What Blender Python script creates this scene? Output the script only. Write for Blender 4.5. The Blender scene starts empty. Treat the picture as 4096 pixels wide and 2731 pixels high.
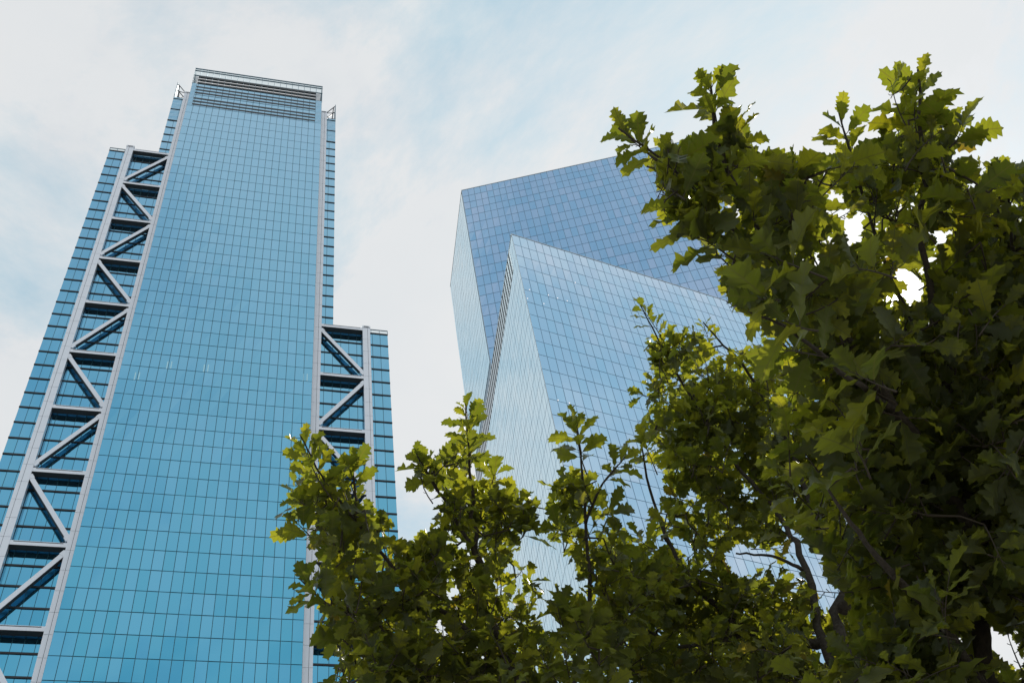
import bpy, math, random
import numpy as np
from mathutils import Vector, Matrix, Quaternion

random.seed(7)
RNG = np.random.default_rng(11)
S = bpy.context.scene
COL = S.collection

# ------------------------------------------------------------------ camera
TH, RO = math.radians(52.776), math.radians(11.188)
FPX = 4584.9                                   # focal length in pixels of a 4096 wide frame
CAM = Vector((0.0, 0.0, 1.6))
Fw = Vector((0, math.cos(TH), math.sin(TH)))
U0 = Vector((0, -math.sin(TH), math.cos(TH)))
R0 = Vector((1, 0, 0))
CX = R0 * math.cos(RO) - U0 * math.sin(RO)
CY = R0 * math.sin(RO) + U0 * math.cos(RO)
cd = bpy.data.cameras.new('camera')
cam = bpy.data.objects.new('camera', cd)
COL.objects.link(cam)
M3 = Matrix((CX, CY, -Fw)).transposed()
cam.matrix_world = Matrix.Translation(CAM) @ M3.to_4x4()
cd.sensor_width = 36.0
cd.lens = FPX / 4096 * 36.0
cd.clip_start = 0.05
cd.clip_end = 6000
S.camera = cam

# ------------------------------------------------------------------ light
SUN_EL, SUN_AZ = math.radians(47.68), math.radians(27.69)
SUN_DIR = Vector((math.sin(SUN_AZ) * math.cos(SUN_EL), math.cos(SUN_AZ) * math.cos(SUN_EL), math.sin(SUN_EL)))
sl = bpy.data.lights.new('sun', 'SUN')
sl.energy = 5.0
sl.angle = math.radians(0.53)
sl.color = (1.0, 0.95, 0.86)
so = bpy.data.objects.new('sun', sl)
so.rotation_euler = SUN_DIR.to_track_quat('Z', 'Y').to_euler()
COL.objects.link(so)

W = bpy.data.worlds.new('World')
S.world = W
W.use_nodes = True
nt = W.node_tree
nt.nodes.clear()


def N(tree, typ, **kw):
    n = tree.nodes.new(typ)
    for k, v in kw.items():
        if isinstance(k, str) and hasattr(n, k):
            setattr(n, k, v)
    return n


def L(tree, a, b):
    tree.links.new(a, b)


def math_node(tree, op, a, b=None, clamp=False):
    n = tree.nodes.new('ShaderNodeMath')
    n.operation = op
    n.use_clamp = clamp
    for i, x in enumerate((a, b)):
        if x is None:
            continue
        if isinstance(x, (int, float)):
            n.inputs[i].default_value = x
        else:
            L(tree, x, n.inputs[i])
    return n.outputs[0]


def mix_col(tree, fac, a, b, blend='MIX'):
    n = tree.nodes.new('ShaderNodeMix')
    n.data_type = 'RGBA'
    n.blend_type = blend
    for s, x in ((n.inputs[0], fac), (n.inputs[6], a), (n.inputs[7], b)):
        if isinstance(x, (int, float)):
            s.default_value = x
        elif isinstance(x, tuple):
            s.default_value = (*x, 1)
        else:
            L(tree, x, s)
    return n.outputs[2]


def ramp(tree, fac, stops):
    n = tree.nodes.new('ShaderNodeValToRGB')
    L(tree, fac, n.inputs[0])
    e = n.color_ramp.elements
    while len(e) < len(stops):
        e.new(0.5)
    for el, (p, c) in zip(e, stops):
        el.position = p
        el.color = (c, c, c, 1) if isinstance(c, (int, float)) else (*c, 1)
    return n.outputs[0]


SKY_STRENGTH = 0.12
sky = N(nt, 'ShaderNodeTexSky', sky_type='NISHITA')
sky.sun_disc = False
sky.sun_elevation = SUN_EL
sky.sun_rotation = SUN_AZ
sky.air_density = 1.0
sky.dust_density = 1.2
sky.ozone_density = 1.0
tc = N(nt, 'ShaderNodeTexCoord')
sep = N(nt, 'ShaderNodeSeparateXYZ')
L(nt, tc.outputs['Generated'], sep.inputs[0])
zz = math_node(nt, 'ADD', math_node(nt, 'MAXIMUM', sep.outputs[2], 0.0), 0.22)
cmb = N(nt, 'ShaderNodeCombineXYZ')
L(nt, math_node(nt, 'DIVIDE', sep.outputs[0], zz), cmb.inputs[0])
L(nt, math_node(nt, 'DIVIDE', sep.outputs[1], zz), cmb.inputs[1])
SKY_OFF = (-3.58, -8.44, 4.33)
off = N(nt, 'ShaderNodeVectorMath', operation='ADD')
L(nt, cmb.outputs[0], off.inputs[0])
off.inputs[1].default_value = SKY_OFF
n1 = N(nt, 'ShaderNodeTexNoise')
L(nt, off.outputs[0], n1.inputs['Vector'])
n1.inputs['Scale'].default_value = 2.0
n1.inputs['Detail'].default_value = 9
n1.inputs['Roughness'].default_value = 0.66
n1.inputs['Distortion'].default_value = 0.5
n2 = N(nt, 'ShaderNodeTexNoise')
L(nt, cmb.outputs[0], n2.inputs['Vector'])
n2.inputs['Scale'].default_value = 6.0
n2.inputs['Detail'].default_value = 6
n2.inputs['Roughness'].default_value = 0.55
cover = ramp(nt, math_node(nt, 'ADD', math_node(nt, 'MULTIPLY', n1.outputs[0], 0.8),
                           math_node(nt, 'MULTIPLY', n2.outputs[0], 0.2)), [(0.40, 0.74), (0.55, 1.0)])
k = 1.0 / SKY_STRENGTH
body = mix_col(nt, n2.outputs[0], (0.69 * k, 0.735 * k, 0.77 * k), (0.82 * k, 0.82 * k, 0.82 * k))
veil = ramp(nt, n1.outputs[0], [(0.385, 0.0), (0.56, 1.0)])
cloud = mix_col(nt, veil, (0.45 * k, 0.68 * k, 0.785 * k), body)
# aureole of the veiled sun
dp = N(nt, 'ShaderNodeVectorMath', operation='DOT_PRODUCT')
L(nt, tc.outputs['Generated'], dp.inputs[0])
dp.inputs[1].default_value = SUN_DIR
dpos = math_node(nt, 'MAXIMUM', dp.outputs['Value'], 0.0)
g1 = math_node(nt, 'MULTIPLY', math_node(nt, 'POWER', dpos, 14.0), 0.08 * k)
g2 = math_node(nt, 'MULTIPLY', math_node(nt, 'POWER', dpos, 350.0), 0.55 * k)
g3 = math_node(nt, 'MULTIPLY', math_node(nt, 'POWER', dpos, 9000.0), 8.0 * k)
glow = math_node(nt, 'ADD', math_node(nt, 'ADD', g1, g2), g3)
gc = N(nt, 'ShaderNodeCombineColor')
L(nt, glow, gc.inputs[0])
L(nt, math_node(nt, 'MULTIPLY', glow, 0.95), gc.inputs[1])
L(nt, math_node(nt, 'MULTIPLY', glow, 0.88), gc.inputs[2])
skymix = mix_col(nt, cover, sky.outputs[0], cloud)
tot = mix_col(nt, 1.0, skymix, gc.outputs[0], 'ADD')
bg = N(nt, 'ShaderNodeBackground')
bg.inputs[1].default_value = SKY_STRENGTH
L(nt, tot, bg.inputs[0])
wo = N(nt, 'ShaderNodeOutputWorld')
L(nt, bg.outputs[0], wo.inputs[0])

S.view_settings.view_transform = 'Standard'
S.view_settings.look = 'None'
S.view_settings.exposure = 0.0
S.view_settings.gamma = 1.0
S.cycles.max_bounces = 5
S.cycles.diffuse_bounces = 3
S.cycles.transmission_bounces = 6
S.cycles.sample_clamp_indirect = 6


# ------------------------------------------------------------------ photo geometry helpers (2352 px wide coordinates)
def ray(px, py, w=2352.0):
    q = 4096.0 / w
    d = Fw * FPX + CX * (px * q - 2048.0) + CY * (1365.5 - py * q)
    return d.normalized()


def at(px, py, dist):
    return CAM + ray(px, py) * dist


FN, CXN, CYN, CAMN = (np.array(v) for v in (Fw, CX, CY, CAM))


def project(P):
    v = np.asarray(P, float) - CAMN
    z = v @ FN
    z = np.where(np.abs(z) < 1e-6, 1e-6, z)
    q = 2352.0 / 4096.0
    return (2048 + FPX * (v @ CXN) / z) * q, (1365.5 - FPX * (v @ CYN) / z) * q, z


def in_poly(x, y, poly):
    x = np.asarray(x, float)
    y = np.asarray(y, float)
    r = np.zeros(x.shape, bool)
    n = len(poly)
    for i in range(n):
        x0, y0 = poly[i]
        x1, y1 = poly[i - 1]
        c = ((y0 > y) != (y1 > y)) & (x < (x1 - x0) * (y - y0) / ((y1 - y0) or 1e-9) + x0)
        r ^= c
    return r


# outline of all the foliage in view (used to leave gaps where the towers and the sky show)
FOLI = [(700, 1700), (770, 1568), (740, 1480), (722, 1390), (668, 1335), (700, 1290), (728, 1275), (662, 1185), (655, 1120), (662, 1060),
        (650, 1010), (690, 985), (735, 1012), (752, 1062), (800, 1025), (842, 1050), (832, 1100), (852, 1150), (908, 1188),
        (902, 1240), (945, 1240), (985, 1200), (998, 1140), (936, 1055), (960, 1022), (1010, 1020), (1050, 990), (1045, 920), (1075, 900),
        (1112, 950), (1104, 1010), (1142, 1060), (1155, 1110), (1225, 1130), (1232, 1200), (1200, 1232), (1180, 1290), (1242, 1312),
        (1236, 1360), (1240, 1440), (1270, 1440), (1262, 1345), (1335, 1310), (1300, 1275), (1238, 1200), (1268, 1100), (1302, 1110),
        (1312, 1060), (1286, 1030), (1286, 950), (1320, 930), (1352, 970), (1366, 1040), (1400, 1075), (1440, 1030), (1452, 1062),
        (1385, 1120), (1425, 1185), (1440, 1235), (1490, 1205), (1480, 1130), (1530, 1090), (1462, 1050), (1452, 990), (1482, 930), (1438, 905),
        (1470, 880), (1512, 890), (1490, 830), (1478, 780), (1448, 690), (1490, 675), (1515, 740), (1560, 760), (1590, 728), (1635, 728),
        (1645, 780), (1720, 800), (1780, 772), (1718, 735), (1658, 690), (1640, 600), (1600, 545), (1535, 522), (1498, 430), (1486, 400),
        (1478, 370), (1410, 335), (1394, 285), (1450, 268), (1522, 310), (1590, 320), (1612, 270), (1575, 190), (1608, 138), (1668, 152),
        (1692, 190), (1682, 230), (1722, 270), (1732, 340), (1800, 350), (1850, 345), (1893, 425), (1902, 335), (1858, 310), (1866, 240),
        (1940, 212), (1972, 270), (2012, 280), (1962, 330), (2022, 320), (2062, 290), (2040, 240), (2032, 180), (2080, 122), (2165, 148),
        (2182, 200), (2256, 240), (2242, 282), (2192, 320), (2262, 350), (2330, 358), (2352, 380), (2600, 380), (3100, 500), (3100, 1700)]
GAPS = [[(1905, 445), (1925, 440), (1938, 480), (1962, 520), (1985, 555), (1965, 565), (1940, 525), (1915, 490)],
        [(1668, 1265), (1712, 1250), (1758, 1290), (1735, 1318), (1690, 1322)],
        [(1812, 1200), (1838, 1222), (1872, 1290), (1918, 1345), (1938, 1400), (1905, 1385), (1855, 1325), (1826, 1260)],
        [(1485, 1125), (1515, 1118), (1520, 1165), (1500, 1180)],
        [(1565, 1132), (1598, 1122), (1608, 1146), (1582, 1158)],
        [(1550, 1232), (1585, 1245), (1590, 1280), (1562, 1265)],
        [(2020, 672), (2052, 668), (2062, 700), (2036, 712)],
        [(2080, 650), (2108, 640), (2104, 676), (2080, 704)],
        [(2046, 630), (2074, 612), (2086, 632), (2060, 652)],
        [(2028, 596), (2040, 592), (2044, 606), (2032, 610)],
        [(2230, 1446), (2320, 1456), (2335, 1490), (2300, 1515), (2265, 1478)],
        [(1028, 1342), (1048, 1338), (1056, 1364), (1038, 1374)],
        [(1860, 1482), (1895, 1462), (1918, 1495), (1890, 1518)],
        [(1985, 835), (1998, 830), (2000, 846)], [(2100, 860), (2112, 856), (2110, 872)], [(1660, 470), (1672, 464), (1674, 480)],
        [(905, 1210), (930, 1205), (935, 1228), (910, 1232)], [(1008, 1440), (1030, 1436), (1034, 1456), (1012, 1460)],
        [(870, 1298), (884, 1292), (888, 1308)], [(1090, 1290), (1104, 1284), (1108, 1300)], [(1160, 1390), (1178, 1386), (1180, 1404)],
        [(1230, 1240), (1290, 1262), (1300, 1290), (1240, 1300), (1222, 1270)], [(1700, 1130), (1712, 1126), (1714, 1140)],
        [(1620, 1240), (1634, 1234), (1638, 1252)], [(2160, 1120), (2172, 1116), (2174, 1130)], [(2085, 1250), (2098, 1246), (2100, 1262)],
        [(2250, 1180), (2262, 1178), (2262, 1192)], [(2215, 420), (2232, 412), (2238, 432), (2222, 438)], [(1790, 420), (1800, 416), (1802, 430)]]


def raster(polys):
    gx, gy = np.meshgrid(np.arange(1176) * 2 + 1.0, np.arange(784) * 2 + 1.0)
    m = np.zeros(gx.shape, bool)
    for p in polys:
        a = np.array(p)
        x0, y0 = np.clip(((a.min(0) - 4) / 2).astype(int), 0, (1175, 783))
        x1, y1 = np.clip(((a.max(0) + 4) / 2).astype(int), 0, (1176, 784))
        m[y0:y1, x0:x1] |= in_poly(gx[y0:y1, x0:x1], gy[y0:y1, x0:x1], p)
    return m


MASK_F, MASK_G = raster([FOLI]), raster(GAPS)


def look(mask, x, y):
    i = np.clip((np.asarray(x) / 2).astype(int), 0, 1175)
    j = np.clip((np.asarray(y) / 2).astype(int), 0, 783)
    return mask[j, i]


# ------------------------------------------------------------------ object helpers
def link(o, parent=None):
    COL.objects.link(o)
    if parent is not None:
        o.parent = parent
    return o


def tag(o, label=None, cat=None, group=None, kind=None):
    if label:
        o['label'] = label
    if cat:
        o['category'] = cat
    if group:
        o['group'] = group
    if kind:
        o['kind'] = kind
    return o


def empty(name, loc=(0, 0, 0), rotz=0.0):
    o = bpy.data.objects.new(name, None)
    o.location = loc
    o.rotation_euler = (0, 0, rotz)
    o.empty_display_size = 0.5
    return link(o)


class MB:
    """collects boxes and tubes; a frame is a right-handed 4x4 (x along the face, y into the building, z up)"""

    def __init__(s):
        s.v, s.f, s.m = [], [], []

    def box(s, x0, x1, y0, y1, z0, z1, M=None, mat=0, jit=0.0, bottom=None, back=True):
        b = len(s.v)
        j = [random.uniform(-jit, jit) for _ in range(4)] if jit else (0, 0, 0, 0)
        P = [(x0, y0 + j[0], z0), (x1, y0 + j[1], z0), (x1, y0 + j[2], z1), (x0, y0 + j[3], z1),
             (x0, y1, z0), (x1, y1, z0), (x1, y1, z1), (x0, y1, z1)]
        if M is not None:
            P = [tuple(M @ Vector(p)) for p in P]
        s.v += P
        F = [(0, 1, 2, 3), (1, 5, 6, 2), (4, 0, 3, 7), (3, 2, 6, 7), (4, 5, 1, 0)]
        ms = [mat, mat, mat, mat, mat if bottom is None else bottom]
        if back:
            F.append((5, 4, 7, 6))
            ms.append(mat)
        s.f += [tuple(b + i for i in q) for q in F]
        s.m += ms

    def tube(s, pts, rad, sides=6):
        pts = [Vector(p) for p in pts]
        b = len(s.v)
        n = len(pts)
        ref = Vector((0.3, 0.2, 0.93))
        for i, p in enumerate(pts):
            t = (pts[min(i + 1, n - 1)] - pts[max(i - 1, 0)])
            if t.length < 1e-9:
                t = Vector((0, 0, 1))
            t.normalize()
            a = t.cross(ref)
            if a.length < 1e-3:
                a = t.cross(Vector((1, 0, 0)))
            a.normalize()
            c = t.cross(a)
            r = rad[i] if isinstance(rad, (list, tuple)) else rad
            for k_ in range(sides):
                w = 2 * math.pi * k_ / sides
                s.v.append(tuple(p + (a * math.cos(w) + c * math.sin(w)) * r))
        for i in range(n - 1):
            for k_ in range(sides):
                k2 = (k_ + 1) % sides
                s.f.append((b + i * sides + k_, b + i * sides + k2, b + (i + 1) * sides + k2, b + (i + 1) * sides + k_))
                s.m.append(0)
        s.f.append(tuple(b + (n - 1) * sides + k_ for k_ in range(sides)))
        s.m.append(0)
        s.f.append(tuple(b + sides - 1 - k_ for k_ in range(sides)))
        s.m.append(0)

    def mesh(s, name, mats, smooth=False):
        me = bpy.data.meshes.new(name)
        me.from_pydata(s.v, [], s.f)
        for m in (mats if isinstance(mats, (list, tuple)) else [mats]):
            me.materials.append(m)
        if len(me.polygons) == len(s.m):
            me.polygons.foreach_set('material_index', s.m)
        if smooth:
            me.polygons.foreach_set('use_smooth', [True] * len(me.polygons))
        me.update()
        return me

    def build(s, name, mats, parent=None, smooth=False):
        return link(bpy.data.objects.new(name, s.mesh(name, mats, smooth)), parent)


# ------------------------------------------------------------------ materials
def new_mat(name):
    m = bpy.data.materials.new(name)
    m.use_nodes = True
    t = m.node_tree
    b = t.nodes['Principled BSDF']
    return m, t, b


def plain(name, col, rough=0.5, metal=0.0, noise=0.0, scale=3.0, bump=0.0, spec=0.5):
    m, t, b = new_mat(name)
    b.inputs['Base Color'].default_value = (*col, 1)
    b.inputs['Roughness'].default_value = rough
    b.inputs['Metallic'].default_value = metal
    b.inputs['Specular IOR Level'].default_value = spec
    if noise:
        tcn = N(t, 'ShaderNodeTexCoord')
        nn = N(t, 'ShaderNodeTexNoise')
        nn.inputs['Scale'].default_value = scale
        nn.inputs['Detail'].default_value = 6
        L(t, tcn.outputs['Object'], nn.inputs['Vector'])
        lo = tuple(c * (1 - noise) for c in col)
        hi = tuple(min(1, c * (1 + noise)) for c in col)
        L(t, mix_col(t, nn.outputs[0], lo, hi), b.inputs['Base Color'])
        if bump:
            bp = N(t, 'ShaderNodeBump')
            bp.inputs['Strength'].default_value = bump
            bp.inputs['Distance'].default_value = 0.02
            L(t, nn.outputs[0], bp.inputs['Height'])
            L(t, bp.outputs[0], b.inputs['Normal'])
    return m


def glass(name, c1, c2, rough=0.04, wob=0.0, coat=1.0, shift=None):
    """coated mirror glass: every pane its own slight shade of the coating"""
    m, t, b = new_mat(name)
    g = N(t, 'ShaderNodeNewGeometry')
    oi = N(t, 'ShaderNodeObjectInfo')
    r = math_node(t, 'FRACT', math_node(t, 'ADD', g.outputs['Random Per Island'], math_node(t, 'MULTIPLY', oi.outputs['Random'], 7.31)))
    base = mix_col(t, r, c1, c2)
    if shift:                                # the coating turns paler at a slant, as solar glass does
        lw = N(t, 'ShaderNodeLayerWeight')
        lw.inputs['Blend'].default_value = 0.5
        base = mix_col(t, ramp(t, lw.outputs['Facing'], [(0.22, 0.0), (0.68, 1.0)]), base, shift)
    L(t, base, b.inputs['Base Color'])
    b.inputs['Metallic'].default_value = 1.0
    b.inputs['Roughness'].default_value = rough
    b.inputs['Coat Weight'].default_value = coat
    b.inputs['Coat Roughness'].default_value = 0.03
    if wob:
        tcn = N(t, 'ShaderNodeTexCoord')
        nn = N(t, 'ShaderNodeTexNoise')
        nn.inputs['Scale'].default_value = 0.35
        nn.inputs['Detail'].default_value = 2
        L(t, tcn.outputs['Object'], nn.inputs['Vector'])
        bp = N(t, 'ShaderNodeBump')
        bp.inputs['Strength'].default_value = wob
        bp.inputs['Distance'].default_value = 0.05
        L(t, nn.outputs[0], bp.inputs['Height'])
        L(t, bp.outputs[0], b.inputs['Normal'])
    return m


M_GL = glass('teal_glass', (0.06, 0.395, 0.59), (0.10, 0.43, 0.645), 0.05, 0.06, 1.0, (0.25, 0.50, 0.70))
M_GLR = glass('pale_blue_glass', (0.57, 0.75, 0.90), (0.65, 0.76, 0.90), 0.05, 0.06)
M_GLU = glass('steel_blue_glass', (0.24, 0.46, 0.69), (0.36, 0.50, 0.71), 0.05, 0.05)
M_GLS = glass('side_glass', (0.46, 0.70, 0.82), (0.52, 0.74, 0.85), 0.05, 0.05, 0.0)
M_MUL = plain('dark_mullion', (0.035, 0.13, 0.17), 0.4, 0.3)
M_MULR = plain('blue_mullion', (0.15, 0.26, 0.35), 0.35, 0.5)
M_FIN = plain('black_fin', (0.014, 0.018, 0.022), 0.45)
M_CLAD = plain('light_cladding', (0.80, 0.81, 0.86), 0.42, 0.6, 0.05, 0.8)
M_JOINT_SHADE = plain('dark_joint_and_shade', (0.05, 0.055, 0.06), 0.6)  # dark joints and recesses, and the painted shade under the bracing
M_CORE = plain('tower_core', (0.05, 0.12, 0.16), 0.35, 0.4)
M_COREP = plain('pale_core', (0.25, 0.34, 0.42), 0.4, 0.4)
M_FRAME = plain('crown_frame', (0.20, 0.27, 0.32), 0.4, 0.5)
M_STEEL = plain('dark_steel', (0.035, 0.04, 0.05), 0.5, 0.3)
M_COPE = plain('pale_coping', (0.52, 0.56, 0.60), 0.4, 0.4)
M_PALE = plain('white_fin', (0.62, 0.66, 0.70), 0.3, 0.6)
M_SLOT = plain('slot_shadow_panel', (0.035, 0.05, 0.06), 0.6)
M_PAVE = plain('plaza_paving', (0.17, 0.165, 0.155), 0.8, 0, 0.2, 0.6)
M_BARK = plain('oak_bark', (0.055, 0.043, 0.032), 0.9, 0, 0.5, 40.0, 0.8)
M_TWIG = plain('twig_bark', (0.06, 0.045, 0.03), 0.8)


def clear_glass():
    m = bpy.data.materials.new('clear_glass')
    m.use_nodes = True
    t = m.node_tree
    t.nodes.clear()
    a = N(t, 'ShaderNodeBsdfTransparent')
    a.inputs[0].default_value = (.93, .97, .98, 1)
    g = N(t, 'ShaderNodeBsdfGlossy')
    g.inputs['Roughness'].default_value = .05
    mx = N(t, 'ShaderNodeMixShader')
    mx.inputs[0].default_value = .10
    L(t, a.outputs[0], mx.inputs[1])
    L(t, g.outputs[0], mx.inputs[2])
    o = N(t, 'ShaderNodeOutputMaterial')
    L(t, mx.outputs[0], o.inputs[0])
    return m


M_CLEAR = clear_glass()


def emit(name, col, st):
    m, t, b = new_mat(name)
    b.inputs['Base Color'].default_value = (*col, 1)
    b.inputs['Emission Color'].default_value = (*col, 1)
    b.inputs['Emission Strength'].default_value = st
    return m


M_LAMP = emit('office_lamp', (1.0, 0.86, 0.78), 1.0)
M_TUBE = emit('office_tube', (0.35, 0.6, 0.7), 0.25)

# ------------------------------------------------------------------ ground
gm = MB()
gm.box(-2500, 2500, -2500, 2500, -0.5, 0.0)
ground = gm.build('ground', M_PAVE)
tag(ground, kind='structure')


# ------------------------------------------------------------------ panes
def pane_area(P4):
    x, y, z = project(P4)
    cx, cy = x.mean(), y.mean()
    if not (0 < cx < 2352 and 0 < cy < 1568) or z.min() < 0:
        return 0.0
    a = 0.5 * abs((x[2] - x[0]) * (y[3] - y[1]) - (x[3] - x[1]) * (y[2] - y[0]))
    if look(MASK_F, cx, cy):
        a *= 0.02
    return a


class Glazing:
    """all panes of one building: the 300 that show largest become objects of their own, the rest one part"""

    def __init__(s, root, world):
        s.root, s.world, s.c = root, world, []

    def add(s, M, x0, x1, z0, z1, y, mat, th=0.05):
        W_ = s.world @ (M if M is not None else Matrix.Identity(4))
        P = [W_ @ Vector(p) for p in ((x0, y, z0), (x1, y, z0), (x1, y, z1), (x0, y, z1))]
        s.c.append((pane_area(np.array([tuple(p) for p in P])), M, x0, x1, z0, z1, y, mat, th))

    def build(s, jit=0.008, limit=300):
        s.c.sort(key=lambda c: -c[0])
        cache = {}
        rest = {}
        for i, (a, M, x0, x1, z0, z1, y, mat, th) in enumerate(s.c):
            if i < limit and a > 0:
                key = (round(x1 - x0, 3), round(z1 - z0, 3), mat.name, th)
                if key not in cache:
                    mb = MB()
                    w, h = (x1 - x0) / 2, (z1 - z0) / 2
                    mb.box(-w, w, 0, th, -h, h)
                    cache[key] = mb.mesh('pane', mat)
                o = bpy.data.objects.new('pane', cache[key])
                R = Matrix.Rotation(random.uniform(-1, 1) * jit * 0.55, 4, 'X') @ Matrix.Rotation(random.uniform(-1, 1) * jit * 0.8, 4, 'Z')
                T = Matrix.Translation(((x0 + x1) / 2, y, (z0 + z1) / 2)) @ R
                link(o, s.root)
                o.matrix_local = (M @ T) if M is not None else T
            else:
                rest.setdefault(mat.name, (mat, MB()))[1].box(x0, x1, y, y + th, z0, z1, M, jit=jit, back=False)
        for nm, (mat, mb) in rest.items():
            tag(mb.build('glazing', mat, s.root), kind='stuff')


# ------------------------------------------------------------------ tower with braced sides (left)
HL = math.radians(69.01)
dL = Vector((math.sin(HL), math.cos(HL), 0))
iL = Vector((-dL.y, dL.x, 0))
LT = empty('braced_office_tower', iL * 136.0, math.atan2(dL.y, dL.x))
tag(LT, 'tall teal glass office tower with light diagonal bracing on both sides and a louvred crown', 'tower')
LW = Matrix.Translation(iL * 136.0) @ Matrix.Rotation(math.atan2(dL.y, dL.x), 4, 'Z')
gz = Glazing(LT, LW)
U_0, U_1 = -23.5, 11.0
NC = 21
PW = (U_1 - U_0) / NC
FH = 4.076
Z_LOUV, Z_ROOF = 283.75, 307.3
YT, YG = 3.5, 5.0              # depth of the bracing frame and of the recessed side glass


def part(name, mat, boxes, root=LT, M=None, jit=0):
    mb = MB()
    for b in boxes:
        mb.box(*b, M=M)
    return mb.build(name, mat, root)


part('main_core', M_MUL, [(U_0 + .02, U_1 - .02, 0.06, 40, 0.02, 297.35)])
for k_ in range(70):
    zt = Z_LOUV - FH * k_
    zb = max(zt - FH, 0.0)
    if zt < 3:
        break
    for c in range(NC):
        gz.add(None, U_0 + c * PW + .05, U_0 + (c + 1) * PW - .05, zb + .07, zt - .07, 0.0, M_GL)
# louvre storeys: glass strips between black louvres
LOUV = [284.8, 286.6, 288.4, 291.85, 293.65, 295.5, 298.2, 300.2, 302.15]
LX0, LX1 = U_0 + 1.28, U_1 - 1.68
for z in LOUV:
    part('louvre', M_FIN, [(LX0, LX1, -0.05, 0.35, z - .39, z + .39)])
edges = [Z_LOUV + .1]
strips = []
for grp, ztop in ((LOUV[:3], 290.5), (LOUV[3:6], 297.3)):
    zlo = Z_LOUV + .12 if ztop < 291 else 290.72
    for z in grp:
        strips.append((zlo, z - .43))
        zlo = z + .43
    strips.append((zlo, ztop - .1))
for z0, z1 in strips:
    for c in range(NC):
        x0, x1 = U_0 + c * PW + .06, U_0 + (c + 1) * PW - .06
        x0, x1 = max(x0, LX0), min(x1, LX1)
        if x1 - x0 > .2:
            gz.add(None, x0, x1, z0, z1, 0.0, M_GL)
for (x0, x1) in ((U_0 + .06, LX0 - .06), (LX1 + .06, U_1 - .06)):
    z = Z_LOUV + .12
    while z < 297.1:
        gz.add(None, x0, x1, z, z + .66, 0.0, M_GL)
        z += .76
# open crown screen
for c in range(NC + 1):
    x = U_0 + c * PW
    part('crown_mullion', M_FRAME, [(x - .055, x + .055, 0.0, .3, 297.36, Z_ROOF - .18)])
for z, h in ((302.72, .10), (305.9, .07), (Z_ROOF - .09, .10)):
    part('crown_rail', M_FRAME, [(U_0 - .1, U_1 + .1, -.05, .26, z - h, z + h)])
for z in np.arange(298.0, 302.3, .74):
    part('crown_rail', M_FRAME, [(U_0, LX0 - .05, .04, .2, z - .05, z + .05)])
    part('crown_rail', M_FRAME, [(LX1 + .05, U_1, .04, .2, z - .05, z + .05)])
for x in (U_0 + .05, U_1 - .05):           # returns of the crown screen
    for y in (2.0, 4.0, 6.0):
        part('crown_mullion', M_FRAME, [(x - .06, x + .06, y, y + .12, 297.36, Z_ROOF - .2)])
    for z in (299.5, 302.72, 305.9, Z_ROOF - .1):
        part('crown_rail', M_FRAME, [(x - .08, x + .08, .3, 6.2, z - .07, z + .07)])
for c in range(NC):
    for z0, z1 in ((302.85, 305.82), (305.99, Z_ROOF - .2)):
        part('clear_pane', M_CLEAR, [(U_0 + c * PW + .06, U_0 + (c + 1) * PW - .06, .10, .125, z0, z1)])
part('crown_backing', M_COREP, [(LX0 + .3, LX1 - .3, 7.5, 9.0, 297.36, 300.6)])

# columns of stacked cladding panels with a recessed joint
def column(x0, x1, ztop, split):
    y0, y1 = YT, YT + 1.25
    part('column_core', M_JOINT_SHADE, [(x0 + .06, x1 - .06, y0 + .08, y1, 0.01, ztop - .3)])
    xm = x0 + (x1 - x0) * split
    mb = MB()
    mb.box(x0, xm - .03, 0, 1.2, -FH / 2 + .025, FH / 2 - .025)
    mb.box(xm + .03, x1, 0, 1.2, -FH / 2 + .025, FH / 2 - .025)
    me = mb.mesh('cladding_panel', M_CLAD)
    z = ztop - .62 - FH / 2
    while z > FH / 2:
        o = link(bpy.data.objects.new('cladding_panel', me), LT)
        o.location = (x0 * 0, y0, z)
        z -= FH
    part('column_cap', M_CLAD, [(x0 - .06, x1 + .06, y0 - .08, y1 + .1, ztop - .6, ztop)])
    part('cap_recess', M_JOINT_SHADE, [(x0 + .28, x1 - .28, y0 - .084, y0 - .05, ztop - .5, ztop - .18)])


CL_M = (-25.4, -23.72)
CL_O = (-35.42, -33.68)
CR_M = (11.22, 12.8)
CR_O = (21.3, 22.85)
column(*CL_M, 298.9, .45)
column(*CL_O, 264.3, .38)
column(*CR_M, 298.9, .62)
column(*CR_O, 198.5, .66)

BEAM0 = 262.1
BH = 0.95


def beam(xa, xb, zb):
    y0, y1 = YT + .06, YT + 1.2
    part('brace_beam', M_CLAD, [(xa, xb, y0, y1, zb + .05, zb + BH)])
    part('beam_underside_shade', M_JOINT_SHADE, [(xa + .02, xb - .02, y0 + .04, y1 + .02, zb - .02, zb + .045)])  # thin dark panel: shade under the beam put in as colour
    part('beam_groove', M_JOINT_SHADE, [(xa + .5, xb - .5, y0 - .006, y0 + .1, zb + .70, zb + .86)])


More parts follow.
